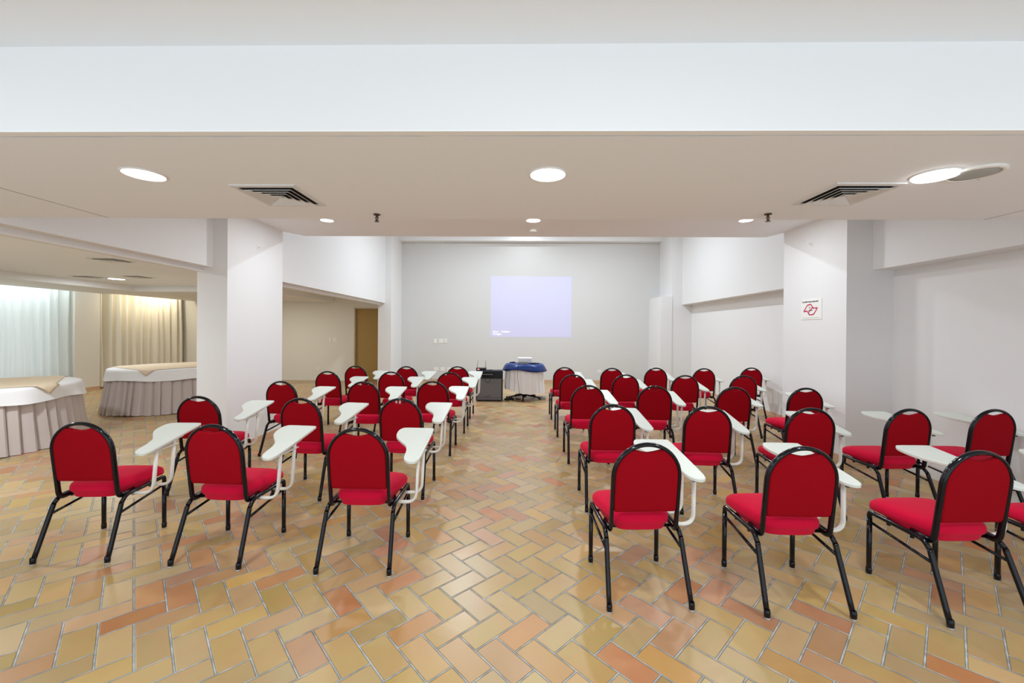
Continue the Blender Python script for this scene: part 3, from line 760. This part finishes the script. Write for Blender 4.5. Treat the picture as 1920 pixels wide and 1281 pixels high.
ceiling_lamp(-7.32, 7.26, ZS, 'round lamp in the side room ceiling', 16, .12)

def vent(x, y, z, s, label, flip=1, dirt=True):
    t = thing('ceiling_vent', label, 'air vent', (x, y, z), 0, 'square ceiling air vents')
    h = s / 2
    fr = MB()
    def ring(e, a, b, z0, z1):
        vs = [(sx * a, sy * a, z0) for sx, sy in ((-1, -1), (1, -1), (1, 1), (-1, 1))] + [(sx * b, sy * b, z1) for sx, sy in ((-1, -1), (1, -1), (1, 1), (-1, 1))]
        e.add(vs, [(i_, (i_ + 1) % 4, 4 + (i_ + 1) % 4, 4 + i_) for i_ in range(4)])
    ring(fr, h, h, 0, -.006); ring(fr, h, h - .022, -.006, -.008); ring(fr, h - .022, h - .024, -.008, .0)
    fr.build('frame', M['vent'], t)
    MB().box(-h + .02, h - .02, -h + .02, h - .02, -.0015, -.0005).build('duct', M['dark'], t)
    # nested louvres: each ring slopes down towards the outside
    k_ = 0; a = h - .038
    while a > .03:
        lv = MB(); ring(lv, a, a - .022, -.014, -.002); ring(lv, a - .022, a - .0235, -.002, -.002); ring(lv, a - .0235, a - .0015, -.002, -.0155); ring(lv, a, a - .0015, -.014, -.0155)
        lv.build('louvre', M['vent'], t); a -= .030; k_ += 1
    MB().box(-a - .004, a + .004, -a - .004, a + .004, -.012, -.009).build('centre_plate', M['vent'], t)
    return t
vent(-1.28, 2.155, ZC, .33, 'square air vent in the low ceiling on the left')
vent(1.665, 2.125, ZC, .33, 'square air vent in the low ceiling on the right')
vent(-5.35, 5.25, ZS, .34, 'square air vent in the side room ceiling, nearest the header', dirt=False)
vent(-7.55, 7.0, ZS, .36, 'square air vent in the side room beside the round lamp', dirt=False)
vent(-6.62, 6.95, ZS, .34, 'square ceiling panel in the side room near the pillar', dirt=False)
t = thing('ceiling_speaker', 'round mesh speaker in the low ceiling beside the right lamp', 'speaker', (2.0, 1.835, ZC))
MB().lathe([(.098, 0), (.100, -.006), (.094, -.012), (.082, -.012), (.080, -.008)], n=40, caps=False).build('rim', M['plastic'], t)
MB().lathe([(.001, -.014), (.05, -.013), (.081, -.009), (.081, -.002)], n=40, caps=False).build('grille', M['mesh'], t)
for k_ in range(3):
    a = .6 + k_ * 2.09; MB().lathe([(.004, -.012), (.003, -.015)], (.088 * math.cos(a), .088 * math.sin(a)), 8).build('screw', M['steel'], t)
def sprinkler(x, y, z, label):
    t = thing('sprinkler_head', label, 'sprinkler', (x, y, z), 0, 'sprinkler heads')
    MB().lathe([(.022, .004), (.020, -.006), (.010, -.008)], n=16).build('escutcheon', M['bronze'], t)
    e = MB().lathe([(.006, -.006), (.007, -.02), (.004, -.026), (.004, -.04), (.008, -.043)], n=10)
    for sx in (-1, 1): e.tube([(sx * .004, 0, -.012), (sx * .011, 0, -.024), (sx * .004, 0, -.04)], .002, 6)
    e.build('body', M['bronze'], t)
    MB().lathe([(.014, -.043), (.014, -.046)], n=12).build('deflector', M['bronze'], t)
sprinkler(-.885, 2.50, ZC, 'small bronze sprinkler head at the low ceiling edge, left')
sprinkler(1.487, 2.475, ZC, 'small bronze sprinkler head at the low ceiling edge, right')
t = thing('smoke_detector', 'round white smoke detector on the raised ceiling slab', 'smoke detector', (.174, 5.41, 2.785))
MB().lathe([(.07, 0), (.07, -.012), (.06, -.016)], n=28).build('base', M['plastic'], t)
MB().lathe([(.052, -.016), (.050, -.038), (.038, -.046)], n=28).build('cap', M['plastic'], t)
for x, y, z, nm in ((PL, 5.05, 2.458, 'left'), (PR, 5.06, 2.52, 'right')):
    s_ = 1 if nm == 'left' else -1
    t = thing('wall_hook', f'tiny white hook high on the inner face of the {nm} pillar', 'hook', (x, y, z))
    MB().box(min(0, s_ * .006), max(0, s_ * .006), -.012, .012, -.03, .03, .001).build('base', M['plastic'], t)
    MB().tube([(0, 0, 0), (s_ * .03, 0, -.005), (s_ * .04, 0, .015)], .005, 8).build('peg', M['plastic'], t)

# cove strips above the curtains
def strip(xs, y0, y1, col, energy, label):
    t = thing('cove_light', label, 'cove light', (xs, (y0 + y1) / 2, 2.45), 0, 'cove lights above the curtains')
    h = (y1 - y0) / 2
    MB().box(-.03, .03, -h, h, 0, .03).build('housing', M['plastic'], t)
    m_ = emit('cove_tube', col, 6)
    MB().box(-.02, .02, -h + .02, h - .02, -.012, 0).build('tube', m_, t)
    li = bpy.data.lights.new('cove', 'AREA'); li.shape = 'RECTANGLE'; li.size = .05; li.size_y = 2 * h - .1; li.energy = energy; li.color = col
    lo = bpy.data.objects.new('glow', li); COL.objects.link(lo); lo.parent = t; lo.location = (0, 0, -.016); lo.rotation_euler = (0, .30, 0)
strip(-9.62, 4.0, 8.6, (.84, .97, 1), 26, 'cool white strip light hidden above the pale curtain')
strip(-9.30, 9.6, 10.9, (1, .90, .70), 10, 'warm strip light hidden above the cream curtain')

# lamps of the tall part; unseen fill lamps added behind camera and in side room
def high_lamp(x, y, z, e, label, col=(.84, .93, 1)):
    return ceiling_lamp(x, y, z, label, e, .11, col)
high_lamp(-1.2, 8.7, ZV, 80, 'high ceiling lamp left over the rear rows')
high_lamp(1.85, 8.7, ZV, 80, 'high ceiling lamp right over the rear rows')
high_lamp(.15, 10.4, ZV, 9, 'high ceiling lamp close to the projection wall')
for x in (-2.2, .3, 2.8):
    ceiling_lamp(x, .2, 2.452, f'added fill lamp behind the camera, {"left" if x < 0 else "centre" if x < 1 else "right"}', 7, .10)
ceiling_lamp(-5.2, 3.2, ZS, 'added side room fill lamp near the end wall', 42, .10)  # unseen lamp added to brighten the table cloths
ceiling_lamp(-6.2, 9.6, 2.20, 'added side room fill lamp before the rear wall', 16, .10, (1, .96, .86))  # unseen lamp added to brighten the rear wall

# soft daylight fill; end behind the camera left open to let it in
w = bpy.data.worlds.new('world'); scene.world = w; w.use_nodes = True
bg = w.node_tree.nodes['Background']; bg.inputs[0].default_value = (.80, .91, 1, 1); bg.inputs[1].default_value = 1.4

scene.view_settings.view_transform = 'Standard'; scene.view_settings.look = 'None'
scene.view_settings.gamma = 1; scene.view_settings.use_curve_mapping = False
scene.view_settings.exposure = 0.30
scene.cycles.max_bounces = 10; scene.cycles.diffuse_bounces = 6
